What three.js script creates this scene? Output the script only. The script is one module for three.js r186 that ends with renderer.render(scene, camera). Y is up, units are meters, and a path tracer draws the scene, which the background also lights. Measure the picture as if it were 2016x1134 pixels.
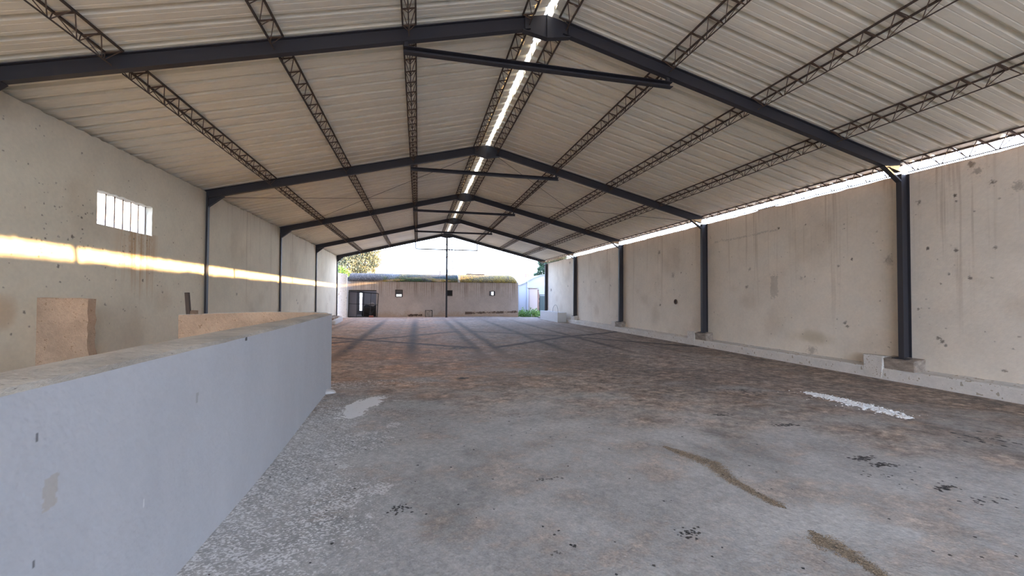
import * as THREE from 'three';
import { mergeGeometries, mergeVertices } from 'three/addons/utils/BufferGeometryUtils.js';
import { RoundedBoxGeometry } from 'three/addons/geometries/RoundedBoxGeometry.js';

// ---------------------------------------------------------------- camera, sky, sun, exposure
// plan coordinates used below: X right, Y up, Z metres down the hall (three.js z = -Z); the ridge runs above X = 0
const P = (X, Y, Z) => new THREE.Vector3(X, Y, -Z);
const scene = new THREE.Scene();
const renderer = new THREE.WebGLRenderer({ antialias: true });
renderer.toneMapping = THREE.LinearToneMapping;
renderer.toneMappingExposure = 1.45;
renderer.shadowMap.enabled = true;

const FOCAL = 812.9, EYE = P(-2.0144, 1.5726, 0);
const yaw = 0.2234, pitch = 0.0197, roll = 0.0044;
const fwd = P(Math.sin(yaw) * Math.cos(pitch), Math.sin(pitch), Math.cos(yaw) * Math.cos(pitch));
const rgt0 = P(Math.cos(yaw), 0, -Math.sin(yaw)), upv0 = new THREE.Vector3().crossVectors(rgt0, fwd);
const rgt = rgt0.clone().multiplyScalar(Math.cos(roll)).addScaledVector(upv0, Math.sin(roll));
const upv = upv0.clone().multiplyScalar(Math.cos(roll)).addScaledVector(rgt0, -Math.sin(roll));
const camera = new THREE.PerspectiveCamera(2 * Math.atan(567 / FOCAL) * 180 / Math.PI, 2016 / 1134, 0.05, 2000);
camera.position.copy(EYE);
camera.up.copy(upv);
camera.lookAt(EYE.clone().add(fwd));

// the low sun stands to the right, a little behind the camera
const sunFrom = P(15.2, 1.97, -1.85).normalize();
// clear evening air: pale at the horizon, blue overhead, warm round the sun
const skyW = 512, skyH = 256, skyData = new Float32Array(skyW * skyH * 4);
for (let r = 0; r < skyH; r++) for (let c = 0; c < skyW; c++) {
  const e = ((r + 0.5) / skyH - 0.5) * Math.PI, a = ((c + 0.5) / skyW - 0.5) * 2 * Math.PI, y = Math.sin(e), x = Math.cos(a) * Math.cos(e), z = Math.sin(a) * Math.cos(e);
  const t = Math.pow(Math.max(0, y), 0.55), ang = Math.acos(Math.min(1, Math.max(-1, x * sunFrom.x + y * sunFrom.y + z * sunFrom.z))), g1 = 1.6 * Math.exp(-ang / 0.22), g2 = 0.35 * Math.exp(-ang / 0.9);
  const air = [[0.84, 0.26], [0.98, 0.47], [1.12, 1.0]], warm = [1.0, 0.74, 0.44], low = [0.30, 0.27, 0.24];
  for (let k = 0; k < 3; k++) skyData[(r * skyW + c) * 4 + k] = y > 0 ? air[k][0] + (air[k][1] - air[k][0]) * t + warm[k] * (g1 + g2) : low[k];
  skyData[(r * skyW + c) * 4 + 3] = 1;
}
const skyTex = new THREE.DataTexture(skyData, skyW, skyH, THREE.RGBAFormat, THREE.FloatType);
skyTex.mapping = THREE.EquirectangularReflectionMapping; skyTex.magFilter = THREE.LinearFilter; skyTex.colorSpace = THREE.LinearSRGBColorSpace; skyTex.needsUpdate = true;
scene.background = skyTex;
scene.environment = skyTex;
scene.backgroundIntensity = scene.environmentIntensity = 7.0;
const sun = new THREE.DirectionalLight(new THREE.Color().setRGB(1.0, 0.63, 0.28), 27);
sun.name = 'sun';
sun.position.copy(sunFrom).multiplyScalar(60).add(P(0, 2, 16));
sun.target.position.copy(P(0, 2, 16));
sun.castShadow = true;
sun.shadow.mapSize.set(4096, 4096);
Object.assign(sun.shadow.camera, { left: -40, right: 40, top: 20, bottom: -20, near: 1, far: 160 });
scene.add(sun, sun.target);
sun.target.name = 'sun_target';

// ---------------------------------------------------------------- helpers
let seed = 7;
const rnd = () => { seed = (seed + 0x6D2B79F5) | 0; let t = Math.imul(seed ^ (seed >>> 15), 1 | seed); t = (t + Math.imul(t ^ (t >>> 7), 61 | t)) ^ t; return ((t ^ (t >>> 14)) >>> 0) / 4294967296; };
const rr = (a, b) => a + (b - a) * rnd();
const clamp = (v, a = 0, b = 1) => Math.min(b, Math.max(a, v));
const smooth = (a, b, v) => { const t = clamp((v - a) / (b - a)); return t * t * (3 - 2 * t); };
const mix = (a, b, t) => a + (b - a) * t;

// pixel of the photograph -> point on the plane axis = value (0 X, 1 Y, 2 Z)
function at(px, py, axis, value) {
  const d = fwd.clone().addScaledVector(rgt, (px - 1008) / FOCAL).addScaledVector(upv, -(py - 567) / FOCAL);
  const c = [EYE.x, EYE.y, -EYE.z], dd = [d.x, d.y, -d.z], t = (value - c[axis]) / dd[axis];
  return [c[0] + t * dd[0], c[1] + t * dd[1], c[2] + t * dd[2]];
}

// tileable noise fields, sampled bilinearly
const NS = 256;
function noiseField(cells, octaves) {
  const out = new Float32Array(NS * NS);
  let amp = 1, sum = 0;
  for (let o = 0; o < octaves; o++, amp *= 0.55) {
    const n = cells << o, g = new Float32Array(n * n).map(() => rnd());
    sum += amp;
    for (let y = 0; y < NS; y++) for (let x = 0; x < NS; x++) {
      const fx = x / NS * n, fy = y / NS * n, ix = Math.floor(fx), iy = Math.floor(fy), tx = fx - ix, ty = fy - iy, sx = tx * tx * (3 - 2 * tx), sy = ty * ty * (3 - 2 * ty);
      const a = g[(iy % n) * n + ix % n], b = g[(iy % n) * n + (ix + 1) % n], c = g[((iy + 1) % n) * n + ix % n], d = g[((iy + 1) % n) * n + (ix + 1) % n];
      out[y * NS + x] += amp * mix(mix(a, b, sx), mix(c, d, sx), sy);
    }
  }
  for (let i = 0; i < out.length; i++) out[i] /= sum;
  return out;
}
const NA = noiseField(4, 5), NB = noiseField(8, 4), NC = noiseField(32, 3), ND = noiseField(4, 6);
function smp(N, u, v) {
  u = (u - Math.floor(u)) * NS; v = (v - Math.floor(v)) * NS;
  const ix = u | 0, iy = v | 0, tx = u - ix, ty = v - iy, jx = (ix + 1) & (NS - 1), jy = (iy + 1) & (NS - 1), r0 = (iy & (NS - 1)) * NS, r1 = jy * NS, i0 = ix & (NS - 1);
  return mix(mix(N[r0 + i0], N[r0 + jx], tx), mix(N[r1 + i0], N[r1 + jx], tx), ty);
}
// colour texture from a function (u, v in 0..1, out) that writes sRGB 0..255
function tex(w, h, fn, srgb = true) {
  const d = new Uint8Array(w * h * 4), o = [0, 0, 0];
  for (let y = 0, k = 0; y < h; y++) for (let x = 0; x < w; x++, k += 4) {
    fn((x + 0.5) / w, (y + 0.5) / h, o);
    d[k] = clamp(o[0], 0, 255); d[k + 1] = clamp(o[1], 0, 255); d[k + 2] = clamp(o[2], 0, 255); d[k + 3] = 255;
  }
  const t = new THREE.DataTexture(d, w, h);
  t.wrapS = t.wrapT = THREE.RepeatWrapping; t.magFilter = THREE.LinearFilter; t.minFilter = THREE.LinearMipmapLinearFilter; t.generateMipmaps = true;
  if (srgb) t.colorSpace = THREE.SRGBColorSpace;
  t.needsUpdate = true;
  return t;
}
function fitted(t, w, h, ox = 0, oy = 0) { t.repeat.set(1 / w, 1 / h); t.offset.set(-ox / w, -oy / h); return t; }
const std = (r, g, b, rough = 0.8, more = {}) => new THREE.MeshStandardMaterial({ color: new THREE.Color().setRGB(r, g, b), roughness: rough, side: THREE.DoubleSide, ...more });

// geometries
function clean(g) { const n = g.index ? g.toNonIndexed() : g; for (const k of Object.keys(n.attributes)) if (!['position', 'normal', 'uv'].includes(k)) n.deleteAttribute(k); return n; }
const merged = (list) => mergeGeometries(list.map(clean));
function box(x0, x1, y0, y1, Z0, Z1) {
  const g = new THREE.BoxGeometry(x1 - x0, y1 - y0, Z1 - Z0); g.translate((x0 + x1) / 2, (y0 + y1) / 2, -(Z0 + Z1) / 2); return g;
}
function rbox(x0, x1, y0, y1, Z0, Z1, r = 0.01, seg = 2) {
  const g = new RoundedBoxGeometry(x1 - x0, y1 - y0, Z1 - Z0, seg, r); g.translate((x0 + x1) / 2, (y0 + y1) / 2, -(Z0 + Z1) / 2); return g;
}
function rod(a, b, r, seg = 6, r2 = r) {
  const d = b.clone().sub(a), g = new THREE.CylinderGeometry(r2, r, d.length(), seg, 1, false);
  g.applyQuaternion(new THREE.Quaternion().setFromUnitVectors(new THREE.Vector3(0, 1, 0), d.normalize()));
  g.translate((a.x + b.x) / 2, (a.y + b.y) / 2, (a.z + b.z) / 2);
  return g;
}
// bar of rectangular section between two points, `side` gives the direction of its width
function bar(a, b, w, t, side = new THREE.Vector3(0, 0, 1)) {
  const d = b.clone().sub(a), L = d.length(); d.normalize();
  const n = new THREE.Vector3().crossVectors(side, d).normalize(), s = new THREE.Vector3().crossVectors(d, n);
  const g = new THREE.BoxGeometry(L, t, w);
  g.applyMatrix4(new THREE.Matrix4().makeBasis(d, n, s));
  g.translate((a.x + b.x) / 2, (a.y + b.y) / 2, (a.z + b.z) / 2);
  return g;
}
const shape = (pts) => new THREE.Shape(pts.map(([x, y]) => new THREE.Vector2(x, y)));
function prism(pts, Z0, Z1) { const g = new THREE.ExtrudeGeometry(pts instanceof THREE.Shape ? pts : shape(pts), { depth: Z1 - Z0, bevelEnabled: false }); g.translate(0, 0, -Z1); return g; }           // outline in X,Y
function prismZ(pts, X0, X1, holes = []) {                                                                                                              // outline in Z,Y
  const s = pts instanceof THREE.Shape ? pts : shape(pts); for (const h of holes) s.holes.push(new THREE.Path(h.map(([x, y]) => new THREE.Vector2(x, y))));
  const g = new THREE.ExtrudeGeometry(s, { depth: X1 - X0, bevelEnabled: false }); g.rotateY(Math.PI / 2); g.translate(X0, 0, 0); return g;
}
function tube(pts, r, seg = 24, rad = 6) { return new THREE.TubeGeometry(new THREE.CatmullRomCurve3(pts), seg, r, rad, false); }
// push vertices about with value noise so that a block looks broken or hand-made
function rough3(g, amp, freq) {
  const p = g.attributes.position, h = (a, b, c) => { const s = Math.sin(a * 127.1 + b * 311.7 + c * 74.7) * 43758.5453; return s - Math.floor(s); };
  const n3 = (x, y, z) => { const ix = Math.floor(x), iy = Math.floor(y), iz = Math.floor(z), tx = smooth(0, 1, x - ix), ty = smooth(0, 1, y - iy), tz = smooth(0, 1, z - iz); const q = (k) => mix(mix(h(ix, iy, iz + k), h(ix + 1, iy, iz + k), tx), mix(h(ix, iy + 1, iz + k), h(ix + 1, iy + 1, iz + k), tx), ty); return mix(q(0), q(1), tz) - 0.5; };
  for (let i = 0; i < p.count; i++) {
    const x = p.getX(i) * freq, y = p.getY(i) * freq, z = p.getZ(i) * freq;
    p.setXYZ(i, p.getX(i) + amp * n3(x, y, z), p.getY(i) + amp * n3(x + 31, y + 7, z), p.getZ(i) + amp * n3(x, y + 17, z + 53));
  }
  g.computeVertexNormals();
  return g;
}

// things
const taken = {};
const numbered = (n) => { const k = taken[n] = (taken[n] ?? -1) + 1; return k ? `${n}_${String(k).padStart(3, '0')}` : n; };
function mesh(name, geo, mat, parent) { const m = new THREE.Mesh(Array.isArray(geo) ? merged(geo) : geo, mat); m.name = parent && parent !== scene ? name : numbered(name); m.castShadow = m.receiveShadow = true; (parent ?? scene).add(m); return m; }
function thing(name, label, category, [X, Y, Z] = [0, 0, 0], group) { const g = new THREE.Group(); g.name = numbered(name); g.position.copy(P(X, Y, Z)); g.userData = { label, category }; if (group) g.userData.group = group; scene.add(g); return g; }
function tag(o, label, category, kind, group) { Object.assign(o.userData, { label, category }); if (kind) o.userData.kind = kind; if (group) o.userData.group = group; return o; }
function based(geo, X, Y, Z) { const g = Array.isArray(geo) ? merged(geo) : geo; g.translate(-X, -Y, Z); return g; }        // shift a geometry so that (X,Y,Z) becomes its origin

// ---------------------------------------------------------------- measures
const SL = 0.247, YS = 6.20;                              // roof pitch, underside of the sheets at the ridge
const roofY = (X) => YS - SL * Math.abs(X);
const ZF = [6.393, 12.393, 18.393, 24.393, 30.393];       // portal frames
const WL = -7.5, WR = 7.70;                               // inner wall faces
const FRONT = -8.7, SEEN = 0.3, RM = (31 + FRONT) / 2;                    // the hall runs on behind the camera to an open end; what the picture shows starts at SEEN
const floorY = (X, Z) => -0.12 * smooth(3.2, 7.3, X);

// ---------------------------------------------------------------- materials
// marks on the floor, [X, Z, radius, kind]
const F = (px, py) => { const a = at(px, py, 1, 0); return [a[0], a[2]]; };
const spots = [];
const cluster = (px, py, n, sx, sz, r0, r1, k) => { const [X, Z] = F(px, py); for (let i = 0; i < n; i++) spots.push([X + (rnd() + rnd() - 1) * sx, Z + (rnd() + rnd() - 1) * sz, rr(r0, r1), k]); };
cluster(785, 1003, 30, 0.10, 0.07, 0.005, 0.011, 0);
cluster(1358, 1052, 34, 0.10, 0.09, 0.005, 0.011, 0);
cluster(1075, 943, 16, 0.16, 0.03, 0.006, 0.013, 1);
cluster(1545, 837, 40, 0.20, 0.06, 0.008, 0.018, 0);
cluster(1425, 816, 30, 0.16, 0.06, 0.012, 0.022, 1);
cluster(1700, 902, 40, 0.16, 0.06, 0.009, 0.016, 0);
cluster(1738, 915, 40, 0.16, 0.06, 0.009, 0.016, 0);
cluster(1860, 960, 34, 0.16, 0.05, 0.008, 0.014, 0);
cluster(1930, 985, 16, 0.25, 0.1, 0.008, 0.013, 0);
cluster(1780, 935, 20, 0.5, 0.25, 0.005, 0.011, 0);
cluster(912, 745, 16, 0.14, 0.08, 0.02, 0.045, 0);
cluster(893, 686, 30, 0.5, 0.35, 0.03, 0.06, 0);
cluster(1130, 1072, 4, 0.03, 0.02, 0.006, 0.012, 0);
cluster(1095, 1088, 8, 0.05, 0.04, 0.004, 0.010, 1);
cluster(1470, 770, 30, 0.5, 0.3, 0.012, 0.03, 0);
cluster(1960, 860, 30, 0.6, 0.3, 0.01, 0.03, 0);
for (let i = 0; i < 900; i++) { const X = rr(-3.3, 7.2), Z = 1.2 + 14 * rnd() * rnd(); spots.push([X, Z, rr(0.003, 0.009) * (1 + Z * 0.06), rnd() < 0.45 ? 2 : 0]); }
// marks sorted into half-metre cells: index = (floor(2a) + 40) * 128 + floor(2b) + 20
const cellAt = (a, b) => (Math.floor(a * 2) + 40) * 128 + Math.floor(b * 2) + 20;
function sorted(list) { const m = []; for (const s of list) for (let i = -1; i <= 1; i++) for (let j = -1; j <= 1; j++) { const q = cellAt(s[0] + i / 2, s[1] + j / 2); (m[q] ??= []).push(s); } return m; }
const spotCell = sorted(spots);
// bare strips where the screed has come away: polylines in plan with half widths
const bare = [[[1310, 880, .03], [1345, 893, .06], [1400, 912, .085], [1440, 945, .06], [1480, 968, .04], [1525, 990, .05], [1545, 1000, .01]], [[1598, 1047, .02], [1625, 1068, .09], [1660, 1085, .07], [1700, 1108, .05], [1745, 1140, .04]]].map((l) => l.map(([x, y, w]) => [...F(x, y), w]));
const whitePatch = [[683, 800], [710, 786], [755, 779], [753, 790], [730, 803], [716, 815], [700, 824], [676, 826], [668, 812]].map(([x, y]) => F(x, y));
const inPoly = (p, x, y) => { let c = false; for (let i = 0, j = p.length - 1; i < p.length; j = i++) if ((p[i][1] > y) !== (p[j][1] > y) && x < (p[j][0] - p[i][0]) * (y - p[i][1]) / (p[j][1] - p[i][1]) + p[i][0]) c = !c; return c; };
const segD = (x, z, a, b) => { const dx = b[0] - a[0], dz = b[1] - a[1], t = clamp(((x - a[0]) * dx + (z - a[1]) * dz) / (dx * dx + dz * dz)); return [Math.hypot(x - a[0] - t * dx, z - a[1] - t * dz), t]; };
const PURLINS = [-5.9, -4.0, -2.18, -0.32, 0.30, 2.18, 4.0, 5.79];
const BRACES = [[[-7.3, 12.45], [-0.3, 18.35]], [[-7.3, 18.35], [-0.3, 12.45]], [[7.3, 12.45], [0.3, 18.35]], [[7.3, 18.35], [0.3, 12.45]]];
function floorColour(X, Z, o) {
  const n1 = smp(NA, X * 0.11, Z * 0.11), n2 = smp(NB, X * 0.21 + 0.3, Z * 0.21), n3 = smp(NC, X * 0.9, Z * 0.9), n4 = smp(ND, X * 0.37 + 0.7, Z * 0.53), n5 = smp(NC, X * 3.1 + .2, Z * 3.1), n6 = smp(NC, X * 9.7, Z * 9.7 + .4), n7 = smp(NC, X * 0.26 + .6, Z * 0.34 + .15);
  // bare grey concrete, patchily paler and darker
  let g = 178 + 40 * (n1 - 0.5) + 44 * (n2 - 0.5) + 40 * (n3 - 0.5) + 34 * (n5 - 0.5) + 26 * (n6 - 0.5);
  let r = g * 1.0, gg = g * 0.985, b = g * 0.962;
  // trodden-in earth: thin by the opening, thick down the hall and along the right-hand wall
  const edge = (Z - 6.4) * 0.5 + Math.max(0, X - 0.2) * 0.42 + (n1 - 0.5) * 3.4 + (n4 - 0.5) * 2.6;
  let d = Math.max(smooth(-1.1, 1.5, edge) * (0.72 + 0.5 * (n4 - 0.35)), 0.42 * smooth(.48, .70, n4 * .6 + n7 * .25 + n3 * .15 + (n1 - .5) * .5));
  const dust = .55 * smooth(.42, .66, n1 * .5 + n2 * .3 + n7 * .2), left = smooth(2.5, -2.5, X + (n2 - .5) * 3) * smooth(5.5, 9, Z);
  const er = mix(mix(126, 172, left), 170, dust), eg = mix(mix(107, 131, left), 150, dust), eb = mix(mix(93, 100, left), 132, dust), t = 0.92 + 0.6 * (n3 - 0.5) + 0.5 * (n4 - 0.5) + .5 * (n5 - .5) + .3 * (n6 - .5) + .8 * (n7 - .5);
  d = clamp(d, 0, 0.93);
  r = mix(r, er * t * 1.06, d); gg = mix(gg, eg * t * 1.06, d); b = mix(b, eb * t * 1.06, d);
  // dark smears
  const sm = smooth(0.60, 0.80, smp(NA, X * 0.35 + 0.13, Z * 0.17 + 0.41)) * 0.12; r *= 1 - sm; gg *= 1 - sm; b *= 1 - sm;
  // droppings and rust under purlins and wind braces
  if (Z > 9.5 && Z < 29.5) {
    let s = 0; const fade = smooth(9.5, 13, Z) * (1 - 0.75 * smooth(22, 29, Z));
    for (const q of PURLINS) { const w = q === -4 || q === -2.18 ? 0.19 : 0.15; s = Math.max(s, smooth(w * 1.5, w * 0.1, Math.abs(X - q + (n2 - .5) * 0.14 + (n7 - .5) * .22)) * (Math.abs(q) > 5 ? 0.55 : 1) * smooth(0.34, 0.60, n7 * 0.45 + n3 * 0.35 + n4 * .2)); }
    let k = 0; for (const [p, q] of BRACES) k = Math.max(k, smooth(0.22, 0.06, segD(X, Z, p, q)[0] + (n7 - 0.5) * 0.14));
    s = Math.max(s * fade, k * (0.98 + 0.9 * (n3 - .5) + .5 * (n7 - .5)));
    s = clamp(s) * 0.9; r = mix(r, 54, s); gg = mix(gg, 42, s); b = mix(b, 38, s);
  }
  // flakes of limewash beside the low wall and scattered further off
  const fl = smooth(-1.6, -3.3, X + (n2 - 0.5) * 1.2) * smooth(8.2, 5.6, Z) + 0.05;
  const f1 = smp(NC, X * 2.4 + 0.5, Z * 3.3 + 0.2), f2 = smp(NC, X * 0.7 + .1, Z * 0.9 + .6);
  let w = smooth(0.60, 0.66, f1 * 0.75 + f2 * 0.25 + fl * 0.14 - 0.06) * clamp(fl * 1.3); if (fl > .5) w = Math.max(w, smooth(0.63, 0.68, smp(NB, X * 0.45 + .77, Z * 0.6)) * 0.8 * smooth(.42, .52, f1));
  
  w *= .6 + .8 * (n6 - .2); w = clamp(w);
  if (Z > 7.45 && Z < 8.1 && X < -1.6) w = Math.max(w, .9 * smooth(.52, .60, f1 * .6 + n3 * .4 - .1 * Math.abs(Z - 7.75) - .05 * (X + 3.4)));
  if (Z > 5 && Z < 7.2 && X < -2 && inPoly(whitePatch, X + (n3 - .5) * 0.22 + (n7 - .5) * .2, Z + (n3 - .5) * 0.3 + (n5 - .5) * .15)) w = Math.max(w, smooth(.16, .30, n5 * .6 + n3 * .4)); r = mix(r, 240, w); gg = mix(gg, 238, w); b = mix(b, 236, w);
  // tan substrate
  for (const l of bare) for (let i = 1; i < l.length; i++) {
    const [D, tt] = segD(X, Z, l[i - 1], l[i]), hw = mix(l[i - 1][2], l[i][2], tt) * (0.75 + 1.3 * (n5 - 0.3) + 1.6 * (n6 - .5) + .9 * (n3 - .5));
    if (D < hw) { const k = 0.75 + 1.1 * (n6 - .5) + .8 * (n5 - .5); r = 140 * k + 30; gg = 124 * k + 26; b = 102 * k + 22; if (D > hw - 0.008) { r *= 0.62; gg *= 0.62; b *= 0.62; } }
  }
  const cell = spotCell[cellAt(X, Z)];
  if (cell) for (const [sx, sz, sr, k] of cell) { const D = Math.hypot(X - sx, Z - sz) + (n6 - 0.5) * sr * 1.2; if (D < sr) { const q = k === 2 ? 200 : k === 1 ? 70 : 44, a = k === 1 ? 0.6 : 0.85; r = mix(r, q, a); gg = mix(gg, q * 0.96, a); b = mix(b, q * 0.93, a); } }
  o[0] = r; o[1] = gg; o[2] = b;
}
const bumpFine = tex(512, 512, (u, v, o) => { o[0] = o[1] = o[2] = 255 * (0.45 * smp(NA, u, v) + 0.35 * smp(NC, u, v) + 0.2 * smp(NC, u * 3, v * 3)); }, false);
const bumpOf = (rx, ry) => { const t = bumpFine.clone(); t.repeat.set(rx, ry); t.needsUpdate = true; return t; };

// painted walls: marks as [Z, Y, radius, darkness]
const L = (px, py) => { const a = at(px, py, 0, WL); return [a[2], a[1]]; }, R = (px, py) => { const a = at(px, py, 0, WR); return [a[2], a[1]]; };
const marksL = [], marksR = [];
for (let i = 0; i < 190; i++) marksL.push([rr(6.6, 12.2), rr(1.0, 4.1), rr(0.004, 0.014), rr(.4, .8)]);
for (let i = 0; i < 60; i++) { const [z, y] = L(rr(60, 300), rr(395, 500)); marksL.push([z + rr(-.2, .2), y, rr(0.007, 0.02), rr(.5, .85)]); }
for (const [x, y, r, d] of [[142, 466, .03, .8], [72, 470, .02, .6], [281, 552, .03, .8], [90, 593, .02, .7], [48, 615, .02, .8], [115, 525, .03, .7], [228, 552, .015, .7], [320, 576, .03, .5], [584, 591, .05, .6], [586, 597, .05, .6], [645, 598, .04, .6], [466, 579, .05, .5], [76, 505, .02, .8], [310, 562, .02, .6], [207, 600, .02, .6]]) marksL.push([...L(x, y), r, d]);
for (let i = 0; i < 330; i++) marksR.push([rr(3.2, 24), rr(0.3, 4.0), rr(0.004, 0.018), rr(.25, .75)]);
for (const [x, y, r, d] of [[1533, 450, .03, .85], [1586, 442, .025, .8], [1677, 510, .03, .8], [1651, 524, .03, .5], [1585, 545, .025, .6], [1470, 565, .045, .6], [1476, 530, .05, .35], [1578, 547, .05, .22], [1750, 515, .08, .22], [1750, 508, .07, .22], [1827, 489, .03, .9], [1882, 493, .03, .7], [1910, 548, .03, .7], [1868, 540, .03, .6], [1960, 487, .03, .6], [1978, 730, .03, .6], [1300, 600, .06, .6], [1298, 497, .08, .5], [1325, 542, .1, .3], [1341, 537, .04, .7], [1600, 721, .04, .3], [1598, 690, .12, .3], [1664, 636, .04, .6], [1668, 642, .04, .6], [1848, 665, .03, .7], [1855, 672, .04, .7], [1862, 680, .03, .7], [1924, 336, .07, .35], [1880, 385, .025, .9], [1882, 396, .018, .7], [2005, 367, .09, .3], [1954, 359, .04, .7], [1912, 324, .05, .6], [1810, 398, .04, .6], [1808, 608, .03, .6], [1122, 517, .1, .5], [1085, 571, .13, .7], [1118, 563, .06, .6], [1149, 555, .06, .5], [1173, 555, .06, .5], [1202, 562, .06, .4]]) marksR.push([...R(x, y), r, d]);
const cellL = sorted(marksL), cellR = sorted(marksR), patchR = R(1524, 564);
function wallColour(Z, Y, o, right) {
  const n1 = smp(NA, Z * 0.13, Y * 0.13 + (right ? 0.5 : 0)), n2 = smp(NB, Z * 0.31, Y * 0.31), n3 = smp(NC, Z * 0.8, Y * 0.8), str = smp(NB, Z * 0.42 + .3, Y * 0.022), str2 = smp(NC, Z * 0.9, Y * 0.02 + .5), n4 = smp(NC, Z * 3.1, Y * 3.1);
  let g = 222 + 20 * (n1 - 0.5) + 14 * (n2 - 0.5) + 12 * (n3 - 0.5), r, b;
  r = g * 1.0; b = g * (right ? 0.885 : 0.865); g *= right ? 0.952 : 0.958;
  // rain runs from the wall head
  const run = smooth(.56, .74, str2 * .6 + str * .4) * smooth(1.2, 4.2, Y + (str - .5) * 3.4) * (right ? 0.13 : smooth(12.6, 14, Z) * 0.12);
  r *= 1 - run * .85; g *= 1 - run; b *= 1 - run * 1.12;
  const dirt = smooth(.58, .8, smp(ND, Z * 0.17 + .6, Y * 0.17)) * .06; r *= 1 - dirt * .8; g *= 1 - dirt; b *= 1 - dirt * 1.2;
  if (!right) {
    // rust run below the barred window, sandy render showing through low down by the stub wall
    const rust = smooth(8.9, 9.6, Z) * smooth(10.5, 10.0, Z) * smooth(1.7, 2.75, Y + (str2 - .5) * 1.6) * (Y < 2.84 ? 1 : 0) * smooth(.3, .6, str2 * .7 + n3 * .3) * .55;
    r = mix(r, 176, rust); g = mix(g, 132, rust); b = mix(b, 88, rust);
    const q = smooth(0.4, 0.2, Math.hypot(Z - 6.9, (Y - 1.28) * 1.2) + (n2 - .5) * .3) * .45; r = mix(r, 190, q); g = mix(g, 160, q); b = mix(b, 128, q);
  } else {
    const q = smooth(0.62, 0.1, Math.hypot((Z - 8.5) * 0.75, (Y - 0.56) * 2.6) + (n2 - .5) * .35) * .32; r = mix(r, 150, q); g = mix(g, 132, q); b = mix(b, 96, q);
    const pa = Math.max(Math.abs(Z - patchR[0]) / .12, Math.abs(Y - patchR[1]) / .3) + (n3 - .5) * .8 < 1 ? .1 : 0; r *= 1 - pa; g *= 1 - pa; b *= 1 - pa;
    const cr = Math.abs(Y - (3.46 + .1 * (n2 - .5) - .02 * (Z - 9))) < .03 && Z > 9.5 && Z < 12 ? .13 * smooth(.35, .6, n3) : 0; r *= 1 - cr; g *= 1 - cr; b *= 1 - cr;
  }
  const cell = (right ? cellR : cellL)[cellAt(Z, Y)];
  if (cell) for (const [mz, my, mr, md] of cell) { const D = Math.hypot(Z - mz, Y - my) * (.9 + 1.2 * (n3 - .5)) + (n4 - .5) * mr * 1.5; if (D < mr) { const a = md * .8 * smooth(mr, mr * .4, D); r = mix(r, 66, a); g = mix(g, 56, a); b = mix(b, 48, a); } }
  o[0] = r; o[1] = g; o[2] = b;
}
const wallMat = (right) => std(1, 1, 1, 0.92, { map: fitted(tex(2048, 384, (u, v, o) => wallColour(SEEN + u * 31, v * 4.5 - 0.2, o, right)), 31, 4.5, SEEN, -0.2), bumpMap: bumpOf(0.7, 0.7), bumpScale: 0.006 });
const matWallL = wallMat(false), matWallR = wallMat(true);
const plasterTex = (base, vary, extra) => tex(512, 512, (u, v, o) => { const n = smp(NA, u, v) - .5, m = smp(NC, u, v) - .5, k = smp(NC, u * 4, v * 4) - .5, t = 1 + vary * (n * 1.1 + m * .6 + k * .4); o[0] = base[0] * t; o[1] = base[1] * t; o[2] = base[2] * t; if (extra) extra(u, v, o, n, m, k); });
const matLime = std(1, 1, 1, 0.93, { map: fitted(plasterTex([207, 205, 203], .07), 2.5, 2.5), bumpMap: bumpOf(.8, .8), bumpScale: 0.006 });
const matKerb = std(1, 1, 1, 0.93, { map: fitted(plasterTex([211, 205, 197], .13, (u, v, o, n, m, k) => { if (m + n * .4 > .2) { o[0] *= .78; o[1] *= .75; o[2] *= .7; } }), 1.7, 1.7), bumpMap: bumpOf(1.2, 1.2), bumpScale: 0.012 });
const matSand = std(1, 1, 1, 0.95, { map: fitted(plasterTex([184, 156, 130], .2, (u, v, o, n, m, k) => { if (m + k * .5 > .27) { o[0] *= .8; o[1] *= .77; o[2] *= .73; } }), 1.3, 1.3), bumpMap: bumpOf(1.4, 1.4), bumpScale: 0.03 });
const matCap = std(1, 1, 1, 0.95, { map: fitted(plasterTex([186, 180, 170], .25, (u, v, o, n, m, k) => { if (k + m * .6 > .36) { o[0] = 206; o[1] = 204; o[2] = 200; } if (k + m * .6 < -.42) { o[0] = o[1] = o[2] = 70; } }), 1.1, 1.1), bumpMap: bumpOf(1.3, 1.3), bumpScale: 0.015 });
const matStone = std(1, 1, 1, 0.95, { map: fitted(plasterTex([168, 154, 141], .4), .8, .8), bumpMap: bumpOf(2, 2), bumpScale: 0.02 });
const matSteel = std(.032, .030, .036, .57);
const matRust = std(.105, .066, .046, .8), matRustDark = std(.075, .052, .04, .85);
const sheetTex = tex(512, 512, (u, v, o) => { const n = smp(NA, u, v) - .5, m = smp(NC, u * .5, v * 2) - .5, t = 1 + .05 * n + .05 * m; o[0] = 240 * t; o[1] = 232 * t; o[2] = 212 * t; });
const matSheet = [[1, 1, 1], [.94, .94, .95], [1.03, 1.02, 1]].map((c) => std(...c.map((x) => Math.min(1, x)), .55, { map: fitted(sheetTex.clone(), 2.2, 2.2) }));
matSheet.forEach((m) => { m.map.needsUpdate = true; });
const matBlack = std(.02, .02, .02, .9), matDarkWood = std(.06, .045, .035, .8), matGround = std(1, 1, 1, 1, { map: fitted(plasterTex([150, 132, 112], .25), 6, 6) });

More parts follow.
